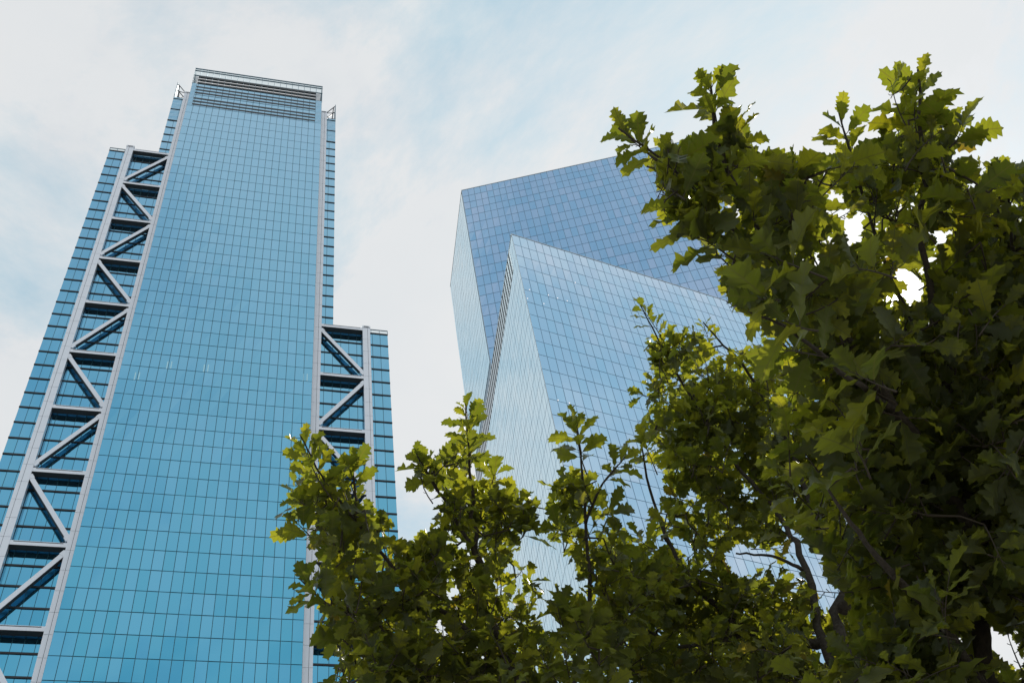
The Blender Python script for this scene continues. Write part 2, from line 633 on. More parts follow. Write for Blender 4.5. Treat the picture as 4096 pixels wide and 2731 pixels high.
def diagonal(xa, za, xb, zb):
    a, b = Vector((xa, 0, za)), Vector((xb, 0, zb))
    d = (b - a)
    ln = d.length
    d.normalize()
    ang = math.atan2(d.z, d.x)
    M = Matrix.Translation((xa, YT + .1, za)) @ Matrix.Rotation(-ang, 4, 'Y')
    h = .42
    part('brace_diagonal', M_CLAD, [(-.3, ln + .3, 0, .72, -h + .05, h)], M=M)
    part('diagonal_underside_shade', M_JOINT_SHADE, [(.1, ln - .1, .05, .74, -h - .02, -h + .045)], M=M)  # underside darkened by colour, standing in for shade
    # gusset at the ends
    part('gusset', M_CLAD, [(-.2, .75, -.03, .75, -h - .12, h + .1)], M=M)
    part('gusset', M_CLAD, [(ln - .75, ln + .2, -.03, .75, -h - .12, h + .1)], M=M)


kmax = 16
for k_ in range(kmax):
    zb = BEAM0 - 16.3 * k_
    if zb < 4:
        break
    zn = zb - 16.3
    beam(CL_O[1], CL_M[0], zb)
    if zn > 0:
        if k_ % 2 == 0:
            diagonal(CL_O[1] - .1, zn + 1.75, CL_M[0] + .1, zb - .95)
        else:
            diagonal(CL_O[1] - .1, zb - .95, CL_M[0] + .1, zn + 1.75)
        xo = CL_O[1] + .5 if k_ % 2 == 0 else CL_M[0] - .5
        part('flood_lamp', M_STEEL, [(xo - .2, xo + .2, YT + .3, YT + .7, zn + BH + .9, zn + BH + 1.2), (xo - .06, xo + .06, YT + .45, YT + .55, zn + BH, zn + BH + .9)])
    if k_ >= 4:
        beam(CR_M[1], CR_O[0], zb)
        if zn > 0:
            if k_ % 2 == 0:
                diagonal(CR_M[1] - .1, zb - .95, CR_O[0] + .1, zn + 1.75)
            else:
                diagonal(CR_M[1] - .1, zn + 1.75, CR_O[0] + .1, zb - .95)


# recessed side wings
def wing(xa, xb, ztop, outer_left, fine_from=None, zlow=0.0, parapet=True):
    core = (xa + .02, xb - .02, YG + .06, 36, zlow + .03, ztop)
    part('wing_core', M_MUL, [core])
    z0 = 263.35 if fine_from is None else 284.3
    # storey grid runs with the bracing, one bay every four storeys
    zt = ztop
    zs = []
    z = 263.35 + FH * 12
    while z > 0:
        zs.append(z)
        z -= FH
    zs = [q for q in zs if zlow - .1 <= q <= ztop + .1]
    n = max(1, round((xb - xa) / PW))
    off = xa if outer_left else xb
    for i, q in enumerate(zs):
        if fine_from is not None and q > fine_from + .1:
            continue
        part('floor_band', M_FIN, [(xa, xb, YG - .12, YG + .3, q - .17, q + .17)])
        zlo = max(q - FH, zlow)
        c = 0
        while True:
            if outer_left:
                x0, x1 = xa + c * PW, min(xa + (c + 1) * PW, xb)
            else:
                x1, x0 = xb - c * PW, max(xb - (c + 1) * PW, xa)
            if x1 - x0 < .15:
                break
            if q - zlo > .6:
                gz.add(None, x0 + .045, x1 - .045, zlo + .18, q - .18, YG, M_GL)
            c += 1
    if fine_from is not None:
        z = fine_from + .2
        i = 0
        while z < ztop - .2:
            z1 = min(z + .78, ztop - .05)
            for (x0, x1) in ((xa, (xa + xb) / 2), ((xa + xb) / 2, xb)):
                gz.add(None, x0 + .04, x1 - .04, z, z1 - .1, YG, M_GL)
            i += 1
            if i % 8 == 0:
                part('floor_band', M_FIN, [(xa, xb, YG - .12, YG + .3, z1 - .12, z1 + .1)])
                z1 += .12
            z = z1
    if parapet:
        n = max(2, int((xb - xa) / PW))
        for c in range(n + 1):
            x = xa + (xb - xa) * c / n
            part('parapet_post', M_FRAME, [(x - .05, x + .05, YG, YG + .15, ztop + .02, ztop + 1.35)])
        for c in range(n):
            x, x2 = xa + (xb - xa) * c / n, xa + (xb - xa) * (c + 1) / n
            part('clear_pane', M_CLEAR, [(x + .055, x2 - .055, YG + .05, YG + .075, ztop + .03, ztop + 1.345)])
        part('parapet_rail', M_FRAME, [(xa - .02, xb + .02, YG - .04, YG + .12, ztop + 1.352, ztop + 1.5)])


wing(-39.4, -23.55, 263.35, True)
wing(-28.15, -23.55, 297.9, True, fine_from=284.1, zlow=263.4, parapet=False)
wing(11.05, 26.8, 263.35 - FH * 16, False)
wing(11.05, 15.35, 297.9, False, fine_from=284.1, zlow=263.4 - FH * 16, parapet=False)

# steel crown brackets on the narrow upper wings
for sgn, xo, xi in ((1, -28.15, -25.3), (-1, 15.35, 12.75)):
    def X(t):
        return xo + (xi - xo) * t
    part('crown_fin', M_FRAME, [(min(X(0), X(.07)), max(X(0), X(.07)), YG - .1, YG + 2.4, 297.95, 307.2)])
    for y in (YG + .15, YG + 2.0):
        mb = MB()
        mb.tube([(X(.1), y, 306.4), (X(.55), y, 303.9), (X(1.0), y, 301.4)], .13)
        mb.build('crown_strut', M_STEEL, LT)
        mb = MB()
        mb.tube([(X(.1), y, 302.3), (X(1.0), y, 301.4)], .10)
        mb.build('crown_strut', M_STEEL, LT)
        mb = MB()
        mb.tube([(X(.35), y, 298.0), (X(.30), y, 302.1), (X(.22), y, 305.6)], .13)
        mb.build('crown_strut', M_STEEL, LT)
        mb = MB()
        mb.tube([(X(.98), y, 301.3), (X(.93), y, 299.5), (X(.7), y, 298.1)], .12)
        mb.build('crown_strut', M_STEEL, LT)
# office lights seen through the glass
q3 = lambda x, y: (x / 1.1777, 1400 + y / 1.1777)
for (x, y) in ((645, 122), (797, 70), (970, 85), (1437, 128)):
    for dx in (-9, 10):
        px, py = q3(x + dx, y)
        d = ray(px, py, 4096.0)
        t = 136.0 / d.dot(iL)
        P = CAM + d * t
        u = P.dot(dL)
        part('office_light', M_TUBE, [(u - .10, u + .10, -.012, -.006, P.z - 1.1, P.z + 1.1)])
gz.build(jit=0.016)

# ------------------------------------------------------------------ folded glass tower (right)
HF, HU, HS = math.radians(57.78), math.radians(91.40), math.radians(-16.41)
dF = Vector((math.sin(HF), math.cos(HF), 0))
dU = Vector((math.sin(HU), math.cos(HU), 0))
dS = Vector((math.sin(HS), math.cos(HS), 0))
inn = lambda d: Vector((-d.y, d.x, 0))
rF = ray(2045, 936.3, 4096.0)
Pf = CAM + rF * (100.0 / rF.dot(inn(dF)))
ZF = Pf.z
Pf = Vector((Pf.x, Pf.y, 0))
# the upper block's corner lies on the same side plane
rU = ray(1846, 761.6, 4096.0)
nS = inn(-dS)
tU = ((Pf - CAM).dot(nS)) / rU.dot(nS)
Pu = CAM + rU * tU
ZU = Pu.z
Pu = Vector((Pu.x, Pu.y, 0))
s_u = (Pu - Pf).dot(dS)


def side_s(px, py):
    r = ray(px, py, 4096.0)
    t = ((Pf - CAM).dot(nS)) / r.dot(nS)
    return (CAM + r * t - Pf).dot(dS)


s_end = side_s(1799.8, 1140)
RT = empty('folded_glass_tower', Pf)
tag(RT, 'pale blue glass tower of two sharp-edged blocks standing behind the leafy branches', 'tower')
RW = Matrix.Translation(Pf)


def frame(O, d):
    i = inn(d)
    return Matrix(((d.x, i.x, 0, O.x), (d.y, i.y, 0, O.y), (0, 0, 1, 0), (0, 0, 0, 1)))


O0 = Vector((0, 0, 0))
Ou = Pu - Pf
MF = frame(O0, dF)
MU = frame(Ou, dU)
MS = frame(O0, -dS)           # x runs towards the viewer along the side
CWd, FHR = 1.665, 3.97
LF = 34 * CWd                  # length of the low block's front
LU = 38 * CWd
gr = Glazing(RT, RW)


def prism(name, pts, z0, z1, mat):
    mb = MB()
    n = len(pts)
    mb.v = [(p.x, p.y, z0) for p in pts] + [(p.x, p.y, z1) for p in pts]
    for i in range(n):
        j = (i + 1) % n
        mb.f.append((i, j, n + j, n + i))
    mb.f.append(tuple(range(n, 2 * n)))
    mb.f.append(tuple(reversed(range(n))))
    mb.m = [0] * len(mb.f)
    return mb.build(name, mat, RT)


e = .07
ins = inn(dF) * e + inn(-dS) * e * .3
A0 = O0 + inn(dF) * e + nS * e
# low block footprint (counter-clockwise) and high block footprint, set in behind the panes
A1 = dF * LF + inn(dF) * e
prism('low_core', [A0, A1, A1 + dS * 40, dS * 80 + nS * e + dF * 30, dS * s_end * 1.0 + nS * e - dS * .1], 0.02, ZF - .12, M_MULR)
B0 = Ou + inn(dU) * e + nS * e
B1 = Ou + dU * LU + inn(dU) * e
prism('high_core', [B0, B1, B1 + dS * 30, dS * (s_end - .1) + nS * (e + .004)], 0.03, ZU - .12, M_MULR)
gv, gh = .05, .065
# front of the low block
zrows = [ZF - .15, ZF - 3.85, ZF - 7.7]
while zrows[-1] > 4:
    zrows.append(zrows[-1] - FHR)
for a, b in zip(zrows[:-1], zrows[1:]):
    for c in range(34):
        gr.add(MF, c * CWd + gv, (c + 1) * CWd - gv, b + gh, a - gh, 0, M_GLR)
# front of the high block
urows = [ZU - .15]
for h in (3.39, 3.39, 3.39, 3.4, 3.9, 4.38):
    urows.append(urows[-1] - h)
while urows[-1] > 5:
    urows.append(urows[-1] - 4.085)
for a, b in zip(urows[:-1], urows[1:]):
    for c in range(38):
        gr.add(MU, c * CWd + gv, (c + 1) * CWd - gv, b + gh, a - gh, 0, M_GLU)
# the long flush side
ns = int(s_end / CWd)
cs = s_end / (ns + 0)
for c in range(ns):
    sa, sb = c * cs, (c + 1) * cs
    if sa >= 3.2:
        rows = zrows[2:]
        gap_top = True
    else:
        rows = zrows
        gap_top = False
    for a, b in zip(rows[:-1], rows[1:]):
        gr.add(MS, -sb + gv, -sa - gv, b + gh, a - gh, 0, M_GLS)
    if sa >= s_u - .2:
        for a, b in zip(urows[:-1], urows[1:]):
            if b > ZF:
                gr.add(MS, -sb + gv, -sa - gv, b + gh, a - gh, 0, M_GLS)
# slotted plant storey below the low roof, running on along the flush side
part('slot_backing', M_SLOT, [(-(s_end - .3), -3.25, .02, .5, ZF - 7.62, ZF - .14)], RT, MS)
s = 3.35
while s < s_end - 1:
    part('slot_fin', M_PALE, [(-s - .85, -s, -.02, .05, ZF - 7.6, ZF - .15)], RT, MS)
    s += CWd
part('coping', M_COPE, [(-.05, LF, -.06, .5, ZF - .13, ZF + .1)], RT, MF)
part('coping', M_COPE, [(-.05, LU, -.06, .5, ZU - .13, ZU + .1)], RT, MU)
part('coping', M_COPE, [(-s_end, -s_u + .0, -.05, .5, ZU - .125, ZU + .09)], RT, MS)
part('coping', M_COPE, [(-s_u + .05, -.02, -.05, .5, ZF - .125, ZF + .09)], RT, MS)
part('corner_trim', M_COPE, [(-.045, .045, -.05, .05, 0.02, ZF - .14)], RT, MF)
part('corner_trim', M_COPE, [(-.045, .045, -.05, .05, ZF + .2, ZU - .14)], RT, MU)
# a few lit ceiling lamps near the glass
for (ox, oy, sc, pts) in ((1780, 1000, 3.136, [(1035, 607), (1060, 497), (1240, 672), (1297, 565), (1413, 602), (1533, 637)]),
                          (2150, 1000, 3.136, [(474, 408)]), (1850, 1450, 2.852, [(1090, 427), (1220, 460)])):
    for (x, y) in pts:
        r = ray(ox + x / sc, oy + y / sc, 4096.0)
        P = CAM + r * (100.0 / r.dot(inn(dF)))
        u = (P - Pf).dot(dF)
        part('ceiling_lamp', M_LAMP, [(u - .085, u + .085, -.022, -.014, P.z - .1, P.z + .1)], RT, MF)
gr.build(jit=0.011)

# ------------------------------------------------------------------ oak leaves
def leaf_variant(seed):
    r = random.Random(seed)
    n = 5                                    # lobes per side
    fold = r.uniform(-.10, .50)
    droop = r.uniform(-.10, .42)
    wav = r.uniform(.02, .10)
    wd = r.uniform(.24, .31)
    twist = r.uniform(-.25, .25)
    V, UV, T = [], [], []

    def width(t):
        return wd * max(.06, math.sin(min(1.0, t ** 1.4) * math.pi)) ** .75

    def add(t, y):
        z = abs(y) * fold - droop * t * t + wav * math.sin(t * 17 + (1 if y > 0 else 2.5)) * abs(y) / .3
        V.append((t, y + twist * t * t * .35, z + twist * y * t))
        UV.append((t, y))
        return len(V) - 1
    tn = [.04] + [.13 + .80 * (i / n) ** .95 for i in range(1, n + 1)]       # notch stations
    mid = [add(max(0.0, t - .05), 0) for t in tn]
    tip = add(1.0, 0)
    for sg in (1, -1):
        nt_ = [add(t, sg * (.010 if i == 0 else width(t) * r.uniform(.64, .80) if i < n else .05)) for i, t in enumerate(tn)]
        for i in range(n):
            ta, tb = tn[i], tn[i + 1]
            t1 = ta + (tb - ta) * .48
            t2 = ta + (tb - ta) * r.uniform(.74, .90)
            w = width((ta + tb) / 2) * r.uniform(.92, 1.10)
            a_ = add(t1 - .1 * (tb - ta), sg * w * r.uniform(.92, 1.0))
            b_ = add(t2, sg * (w * r.uniform(1.0, 1.08) + .008))
            q = [(mid[i], nt_[i], a_), (mid[i], a_, b_), (mid[i], b_, mid[i + 1]), (mid[i + 1], b_, nt_[i + 1])]
            T += q if sg < 0 else [(x, z, y) for x, y, z in q]
        q = (mid[n], nt_[n], tip)
        T.append(q if sg < 0 else (q[0], q[2], q[1]))
    return np.array(V), np.array(UV), np.array(T)


def leaf_material():
    m = bpy.data.materials.new('oak_leaf')
    m.use_nodes = True
    t = m.node_tree
    t.nodes.clear()
    uv = N(t, 'ShaderNodeUVMap')
    sp = N(t, 'ShaderNodeSeparateXYZ')
    L(t, uv.outputs[0], sp.inputs[0])
    g = N(t, 'ShaderNodeNewGeometry')
    oi = N(t, 'ShaderNodeObjectInfo')
    r = math_node(t, 'FRACT', math_node(t, 'ADD', g.outputs['Random Per Island'], math_node(t, 'MULTIPLY', oi.outputs['Random'], 5.73)))
    av = math_node(t, 'ABSOLUTE', sp.outputs[1])
    ph = math_node(t, 'FRACT', math_node(t, 'MULTIPLY', math_node(t, 'SUBTRACT', sp.outputs[0], math_node(t, 'MULTIPLY', av, .75)), 8.0))
    side = math_node(t, 'LESS_THAN', math_node(t, 'ABSOLUTE', math_node(t, 'SUBTRACT', ph, .5)), .055)
    midr = math_node(t, 'LESS_THAN', av, .011)
    vein = math_node(t, 'MAXIMUM', math_node(t, 'MULTIPLY', side, .55), midr)
    tcn = N(t, 'ShaderNodeTexCoord')
    nn = N(t, 'ShaderNodeTexNoise')
    L(t, uv.outputs[0], nn.inputs['Vector'])
    nn.inputs['Scale'].default_value = 7.0
    nn.inputs['Detail'].default_value = 5
    # transmitted colour: green to yellow-green, a few leaves turning
    tr = N(t, 'ShaderNodeValToRGB')
    L(t, r, tr.inputs[0])
    e_ = tr.color_ramp.elements
    cols = [(0.0, (.100, .118, .007)), (.45, (.160, .172, .009)), (.85, (.23, .224, .011)), (.992, (.24, .22, .008)), (.999, (.20, .13, .010))]
    while len(e_) < len(cols):
        e_.new(.5)
    for el, (p, c) in zip(e_, cols):
        el.position = p
        el.color = (*c, 1)
    tcol = mix_col(t, vein, tr.outputs[0], (.13, .115, .014))
    tcol = mix_col(t, math_node(t, 'MULTIPLY', nn.outputs[0], .5), tcol, mix_col(t, 1.0, tcol, (.62, .68, .6), 'MULTIPLY'))
    df = N(t, 'ShaderNodeValToRGB')
    L(t, r, df.inputs[0])
    df.color_ramp.elements[0].color = (.024, .030, .014, 1)
    df.color_ramp.elements[1].color = (.040, .046, .017, 1)
    dcol = mix_col(t, math_node(t, 'MULTIPLY', vein, .6), df.outputs[0], (.07, .075, .03))
    b = N(t, 'ShaderNodeBsdfPrincipled')
    L(t, dcol, b.inputs['Base Color'])
    b.inputs['Roughness'].default_value = .45
    b.inputs['Specular IOR Level'].default_value = .16
    bp = N(t, 'ShaderNodeBump')
    bp.inputs['Strength'].default_value = .25
    bp.inputs['Distance'].default_value = .004
    L(t, math_node(t, 'ADD', nn.outputs[0], vein), bp.inputs['Height'])
    L(t, bp.outputs[0], b.inputs['Normal'])
    tl = N(t, 'ShaderNodeBsdfTranslucent')
    L(t, tcol, tl.inputs[0])
    ad = N(t, 'ShaderNodeAddShader')
    L(t, b.outputs[0], ad.inputs[0])
    L(t, tl.outputs[0], ad.inputs[1])
    o = N(t, 'ShaderNodeOutputMaterial')
    L(t, ad.outputs[0], o.inputs[0])
    return m


M_LEAF = leaf_material()
NV = 12
VARS = [leaf_variant(100 + i) for i in range(NV)]
VMESH = []


def make_mesh(name, V, UV, T, mat):
    me = bpy.data.meshes.new(name)
    me.vertices.add(len(V))
    me.vertices.foreach_set('co', np.asarray(V, np.float32).ravel())
    me.loops.add(len(T) * 3)
    me.loops.foreach_set('vertex_index', np.asarray(T, np.int32).ravel())
    me.polygons.add(len(T))
    me.polygons.foreach_set('loop_start', np.arange(0, len(T) * 3, 3, dtype=np.int32))
    me.polygons.foreach_set('loop_total', np.full(len(T), 3, np.int32))
    ul = me.uv_layers.new(name='UVMap')
    ul.data.foreach_set('uv', np.asarray(UV, np.float32)[np.asarray(T).ravel()].ravel())
    me.materials.append(mat)
    me.polygons.foreach_set('use_smooth', np.ones(len(T), bool))
    me.update()
    me.validate()
    return me


for i, (V, UV, T) in enumerate(VARS):
    VMESH.append(make_mesh('leaf', V, UV, T, M_LEAF))


# ------------------------------------------------------------------ oak trees
class Tree:
    def __init__(s, label, base, fork, leaf_len):
        s.label, s.base, s.fork, s.ll = label, base, fork, leaf_len
        s.limbs = []          # list of (points, radii)
        s.twigs = MB()
        s.leaves = []         # (pos, axis, normal, length, variant)
        s.nodes = []          # points on limbs
        s.keep = True

    def limb(s, pts, r0, r1):
        P = [at(*p) if not isinstance(p, Vector) else p for p in pts]
        Q = []
        n = len(P)
        for i in range(n - 1):           # Catmull-Rom with a little crookedness
            p0, p1, p2, p3 = P[max(i - 1, 0)], P[i], P[i + 1], P[min(i + 2, n - 1)]
            for k_ in range(6):
                t = k_ / 6
                q = 0.5 * ((2 * p1) + (p2 - p0) * t + (2 * p0 - 5 * p1 + 4 * p2 - p3) * t * t + (3 * p1 - p0 - 3 * p2 + p3) * t ** 3)
                Q.append(q + Vector([random.gauss(0, .35) for _ in range(3)]) * ((r0 + (r1 - r0) * ((i + t) / (n - 1)) ** .8) if 0 < i or k_ else 0))
        Q.append(P[-1])
        m = len(Q)
        pw = .30 if r0 > .08 else .6
        R = [(r0 + (r1 - r0) * (i / (m - 1)) ** pw) * random.uniform(.93, 1.08) for i in range(m)]
        s.limbs.append((Q, R))
        s.nodes += Q[2:]

    def leaf(s, pos, axis, nrm, ln):
        axis = axis.normalized()
        nrm = (nrm - axis * nrm.dot(axis))
        if nrm.length < 1e-3:
            nrm = axis.orthogonal()
        s.leaves.append((pos, axis, nrm.normalized(), ln, random.randrange(NV), s.keep))

    def shoot(s, a, b, n, ln, thick=.0035, bare=.25):
        """leafy shoot from a to b: leaves in a spiral, smaller and closer towards the tip"""
        d = b - a
        length = d.length
        if length < 1e-4:
            return
        d.normalize()
        side = d.orthogonal().normalized()
        bow = Vector([random.gauss(0, 1) for _ in range(3)]) * length * .05
        P = []
        for k_ in range(6):
            t = k_ / 5
            P.append(a + (b - a) * t + bow * math.sin(t * math.pi))
        s.twigs.tube(P, [thick * (1 - .65 * k_ / 5) for k_ in range(6)], 5)
        ph = random.uniform(0, 6.28)
        for i in range(n):
            t = bare + (1 - bare) * (i / max(1, n - 1)) ** .8
            p = a + (b - a) * t + bow * math.sin(t * math.pi)
            ph += 2.4 + random.uniform(-.4, .4)
            out = (Quaternion(d, ph) @ side)
            sp = math.radians(random.uniform(45, 80)) * (1.0 - .55 * max(0, t - .6) / .4)
            ax = d * math.cos(sp) + out * math.sin(sp)
            ax = (ax + Vector((0, 0, random.uniform(-.25, .12)))).normalized()
            nn_ = Vector((0, 0, 1)) * random.uniform(.5, 1.2) + d * .5 + Vector([random.gauss(0, .42) for _ in range(3)])
            l_ = ln * random.uniform(.66, 1.2) * (1.0 - .38 * max(0, t - .55) / .45)
            s.twigs.tube([p, p + ax * .018], .0016, 4)
            s.leaf(p + ax * .015, ax, nn_, l_)

    def tip(s, bx, by, tx, ty, d, j, n, l_):
        a, b = at(bx, by, d), at(tx, ty, d + random.uniform(-j, j))
        l_ *= 1.15
        v = b - a
        b = a + v * max(.35, 1 - .45 * l_ / v.length)
        s.shoot(a, b, int(n * 1.1), l_, .004)

    def blob(s, px, py, dist, r, lai=3.0, ln=None, screen=True):
        ln = ln or s.ll
        c = at(px, py, dist) if not isinstance(px, Vector) else px
        per = 8
        s.keep = False
        count = max(3, int(lai * math.pi * r * r / (ln * ln * .34) / per))
        made = 0
        for _ in range(count * 4):
            if made >= count:
                break
            o = Vector([random.gauss(0, 1) for _ in range(3)]).normalized() * r * random.uniform(.15, 1) ** .5
            q = c + o
            x, y, z = project(np.array([tuple(q)]))
            if screen and 0 < x[0] < 2352 and 0 < y[0] < 1568:
                if not look(MASK_F, x, y)[0] or look(MASK_G, x, y)[0]:
                    continue
            near = min(s.nodes, key=lambda w: (w - q).length_squared)
            v = q - near
            dirn = (v.normalized() * .8 + Vector((0, 0, .55)) + Vector([random.gauss(0, .35) for _ in range(3)])).normalized()
            sl_ = random.uniform(.14, .26) * ln / .14
            a = q - dirn * sl_ * .6
            m1 = near + (a - near) * .5 + Vector([random.gauss(0, .03) for _ in range(3)])
            T = np.array([tuple(a), tuple(m1), tuple(q + dirn * sl_ * .4), tuple((near + m1) / 2), tuple((a + m1) / 2)])
            x, y, z = project(T)
            if screen:
                fr_ = (x > 0) & (x < 2352) & (y > 0) & (y < 1568)
                bad = ~look(MASK_F, x, y) | look(MASK_G, x, y)
                if (fr_ & bad).any():
                    continue
            if v.length > .12:
                s.twigs.tube([near, m1, a], [.006, .0045, .0035], 5)
            s.shoot(a, q + dirn * sl_ * .4, random.randint(6, 10), ln, bare=.1)
            s.nodes += [a, q]
            made += 1

    def cull(s):
        """drop leaves hanging into the gaps where the photograph shows sky or glass"""
        if not s.leaves:
            return
        keep = np.array([l_[5] for l_ in s.leaves])
        bad = np.zeros(len(s.leaves), bool)
        for (t, w) in ((.12, 0), (.5, 0), (.92, 0), (.55, .2), (.55, -.2)):
            C = np.array([tuple(p + a * l_ * t + n_.cross(a) * l_ * w) for (p, a, n_, l_, v_, k_) in s.leaves])
            x, y, z = project(C)
            infr = (x > 0) & (x < 2352) & (y > 0) & (y < 1568)
            if w == 0 and t > .2:
                bad |= infr & ~look(MASK_F, x, y) & ~keep
            bad |= infr & look(MASK_G, x, y)
        s.leaves = [l_ for l_, b in zip(s.leaves, bad) if not b]

    def build(s):
        root = empty('oak_tree', s.base)
        tag(root, s.label, 'tree', 'oak trees over the viewer')
        O = s.base
        for i, (Q, R) in enumerate(s.limbs):
            mb = MB()
            mb.tube([q - O for q in Q], R, 9)
            mb.build('trunk' if i == 0 else 'limb', M_BARK, root, smooth=True)
        s.twigs.v = [(v[0] - O.x, v[1] - O.y, v[2] - O.z) for v in s.twigs.v]
        tag(s.twigs.build('twigs', M_TWIG, root, smooth=True), kind='stuff')
        # which leaves show largest: coarse depth buffer of leaf sample points
        n = len(s.leaves)
        mats = []
        pts = []
        for (p, a, nr, l_, v_, k_) in s.leaves:
            b = nr.cross(a)
            mats.append(((a.x * l_, b.x * l_, nr.x * l_), (a.y * l_, b.y * l_, nr.y * l_), (a.z * l_, b.z * l_, nr.z * l_)))
        mats = np.array(mats)
        pos = np.array([tuple(l_[0]) for l_ in s.leaves])
        var = np.array([l_[4] for l_ in s.leaves])
        smp = np.array([(t, w, 0) for t in np.linspace(.12, .92, 9) for w in np.linspace(-.24, .24, 7)])
        P = np.einsum('nij,kj->nki', mats, smp) + pos[:, None, :]
        x, y, z = project(P.reshape(-1, 3))
        ids = np.repeat(np.arange(n), len(smp))
        gx, gy = (x / 6).astype(int), (y / 6).astype(int)
        ok = (x > 0) & (x < 2352) & (y > 0) & (y < 1568)
        cell = gy * 400 + gx
        o = np.lexsort((z[ok], cell[ok]))
        cc, ii = cell[ok][o], ids[ok][o]
        first = np.r_[True, cc[1:] != cc[:-1]]
        cnt = np.bincount(ii[first], minlength=n)
        order = np.argsort(-cnt)
        single = set(int(i) for i in order[:300] if cnt[i] > 0)
        On = np.array(tuple(O))
        for i in single:
            ob = link(bpy.data.objects.new('leaf', VMESH[var[i]]), root)
            m = np.eye(4)
            m[:3, :3] = mats[i]
            m[:3, 3] = pos[i] - On
            ob.matrix_local = Matrix(m.tolist())
        VV, UU, TT, off = [], [], [], 0
        for i in range(n):
            if i in single:
                continue
            V, UV, T = VARS[var[i]]
            VV.append(V @ mats[i].T + pos[i] - On)
            UU.append(UV)
            TT.append(T + off)
            off += len(V)
        if VV:
            me = make_mesh('crown', np.concatenate(VV), np.concatenate(UU), np.concatenate(TT), M_LEAF)
            tag(link(bpy.data.objects.new('crown', me), root), kind='stuff')
        print('tree leaves', n, 'single', len(single))


def ground_under(p):
    return Vector((p.x, p.y, 0))


# nearest oak, filling the right of the view
fA = at(2330, 1680, 4.4)
tA = Tree('nearest oak with the largest leaves, filling the right side in front of the sun', ground_under(fA) + Vector((.25, .1, 0)), fA, .140)
tA.limb([tA.base, tA.base + Vector((-.05, 0, 1.6)), fA, (2250, 1250, 4.6), (2180, 900, 4.6), (2130, 600, 4.6), (2120, 350, 4.7), (2108, 160, 4.8)], .10, .004)
tA.limb([(2250, 1250, 4.6), (2060, 950, 4.35), (1850, 650, 4.15), (1720, 480, 4.0), (1650, 330, 4.0), (1628, 170, 4.05)], .034, .003)
tA.limb([(1850, 650, 4.15), (1700, 540, 4.0), (1560, 400, 3.95), (1420, 295, 3.9)], .012, .003)
tA.limb([(2180, 900, 4.6), (2050, 650, 4.85), (1975, 430, 5.0), (1922, 240, 5.05)], .016, .003)
tA.limb([(2250, 1250, 4.6), (2330, 800, 4.9), (2325, 560, 5.0), (2312, 385, 5.0)], .02, .003)
tA.limb([(2060, 950, 4.35), (1930, 850, 3.9), (1820, 760, 3.7), (1720, 715, 3.6)], .014, .003)
tA.limb([(2330, 1680, 4.4), (2150, 1420, 4.2), (1990, 1250, 4.1), (1900, 1120, 4.1)], .03, .004)
tA.limb([(2330, 1680, 4.4), (2500, 1200, 4.5), (2600, 800, 4.7), (2600, 500, 4.9)], .04, .004)
for (bx, by, tx, ty, d, n, l_) in ((1655, 340, 1625, 160, 4.05, 12, .115), (1540, 385, 1408, 288, 3.95, 10, .11), (1965, 440, 1922, 235, 5.0, 11, .135),
                                   (2130, 360, 2105, 140, 4.8, 14, .16), (2180, 340, 2235, 258, 4.7, 6, .15), (2290, 520, 2308, 375, 5, 10, .12),
                                   (2320, 470, 2350, 390, 5, 7, .12), (1690, 360, 1690, 245, 4.0, 8, .13), (1640, 560, 1515, 440, 3.85, 8, .155),
                                   (1790, 690, 1690, 680, 3.6, 6, .17), (1690, 600, 1570, 520, 3.8, 7, .15), (1820, 420, 1830, 355, 4.2, 7, .13),
                                   (1900, 640, 1700, 560, 3.7, 7, .17), (1880, 760, 1740, 720, 3.6, 6, .17), (2060, 640, 1900, 600, 3.8, 6, .17),
                                   (2060, 900, 1900, 830, 3.7, 7, .17), (2000, 1100, 1930, 960, 3.8, 7, .17), (1760, 440, 1790, 360, 4.1, 7, .13),
                                   (2150, 560, 2060, 470, 4.5, 7, .17), (2240, 480, 2200, 380, 4.5, 7, .17), (2050, 420, 2060, 320, 4.8, 6, .14)):
    tA.tip(bx, by, tx, ty, d, .05, n, l_)
for b in ((1650, 400, 4.0, .16), (1555, 370, 3.95, .12), (1600, 420, 3.95, .17), (1550, 460, 3.9, .14), (1730, 480, 4.05, .22), (1720, 600, 3.95, .22), (1850, 470, 4.3, .22), (1850, 600, 4.2, .28), (1800, 680, 3.85, .2), (1980, 440, 4.95, .2),
          (1930, 400, 5.0, .15), (2110, 300, 4.8, .22), (2140, 430, 4.8, .3), (2280, 560, 4.95, .3), (2000, 740, 4.4, .32), (2180, 700, 4.7, .4),
          (2280, 800, 4.7, .4), (2050, 960, 4.4, .38), (2220, 1020, 4.6, .45), (1930, 960, 4.3, .3), (1960, 1130, 4.4, .32),
          (2140, 1250, 4.5, .42), (2320, 1250, 4.5, .4), (2050, 1420, 4.3, .3), (2230, 1480, 4.3, .38), (2420, 900, 4.7, .4),
          (2480, 620, 4.9, .4), (2520, 1200, 4.5, .45), (2480, 1550, 4.3, .45), (2250, 1700, 4.2, .4), (2000, 1650, 4.2, .35),
          (2250, 700, 5.4, .45), (2180, 950, 5.5, .5), (2350, 1150, 5.5, .5)):
    tA.blob(*b, lai=2.4)
    tA.blob(b[0], b[1], b[2] * 1.16, b[3] * 1.05, lai=1.4)
tA.cull()
tA.build()

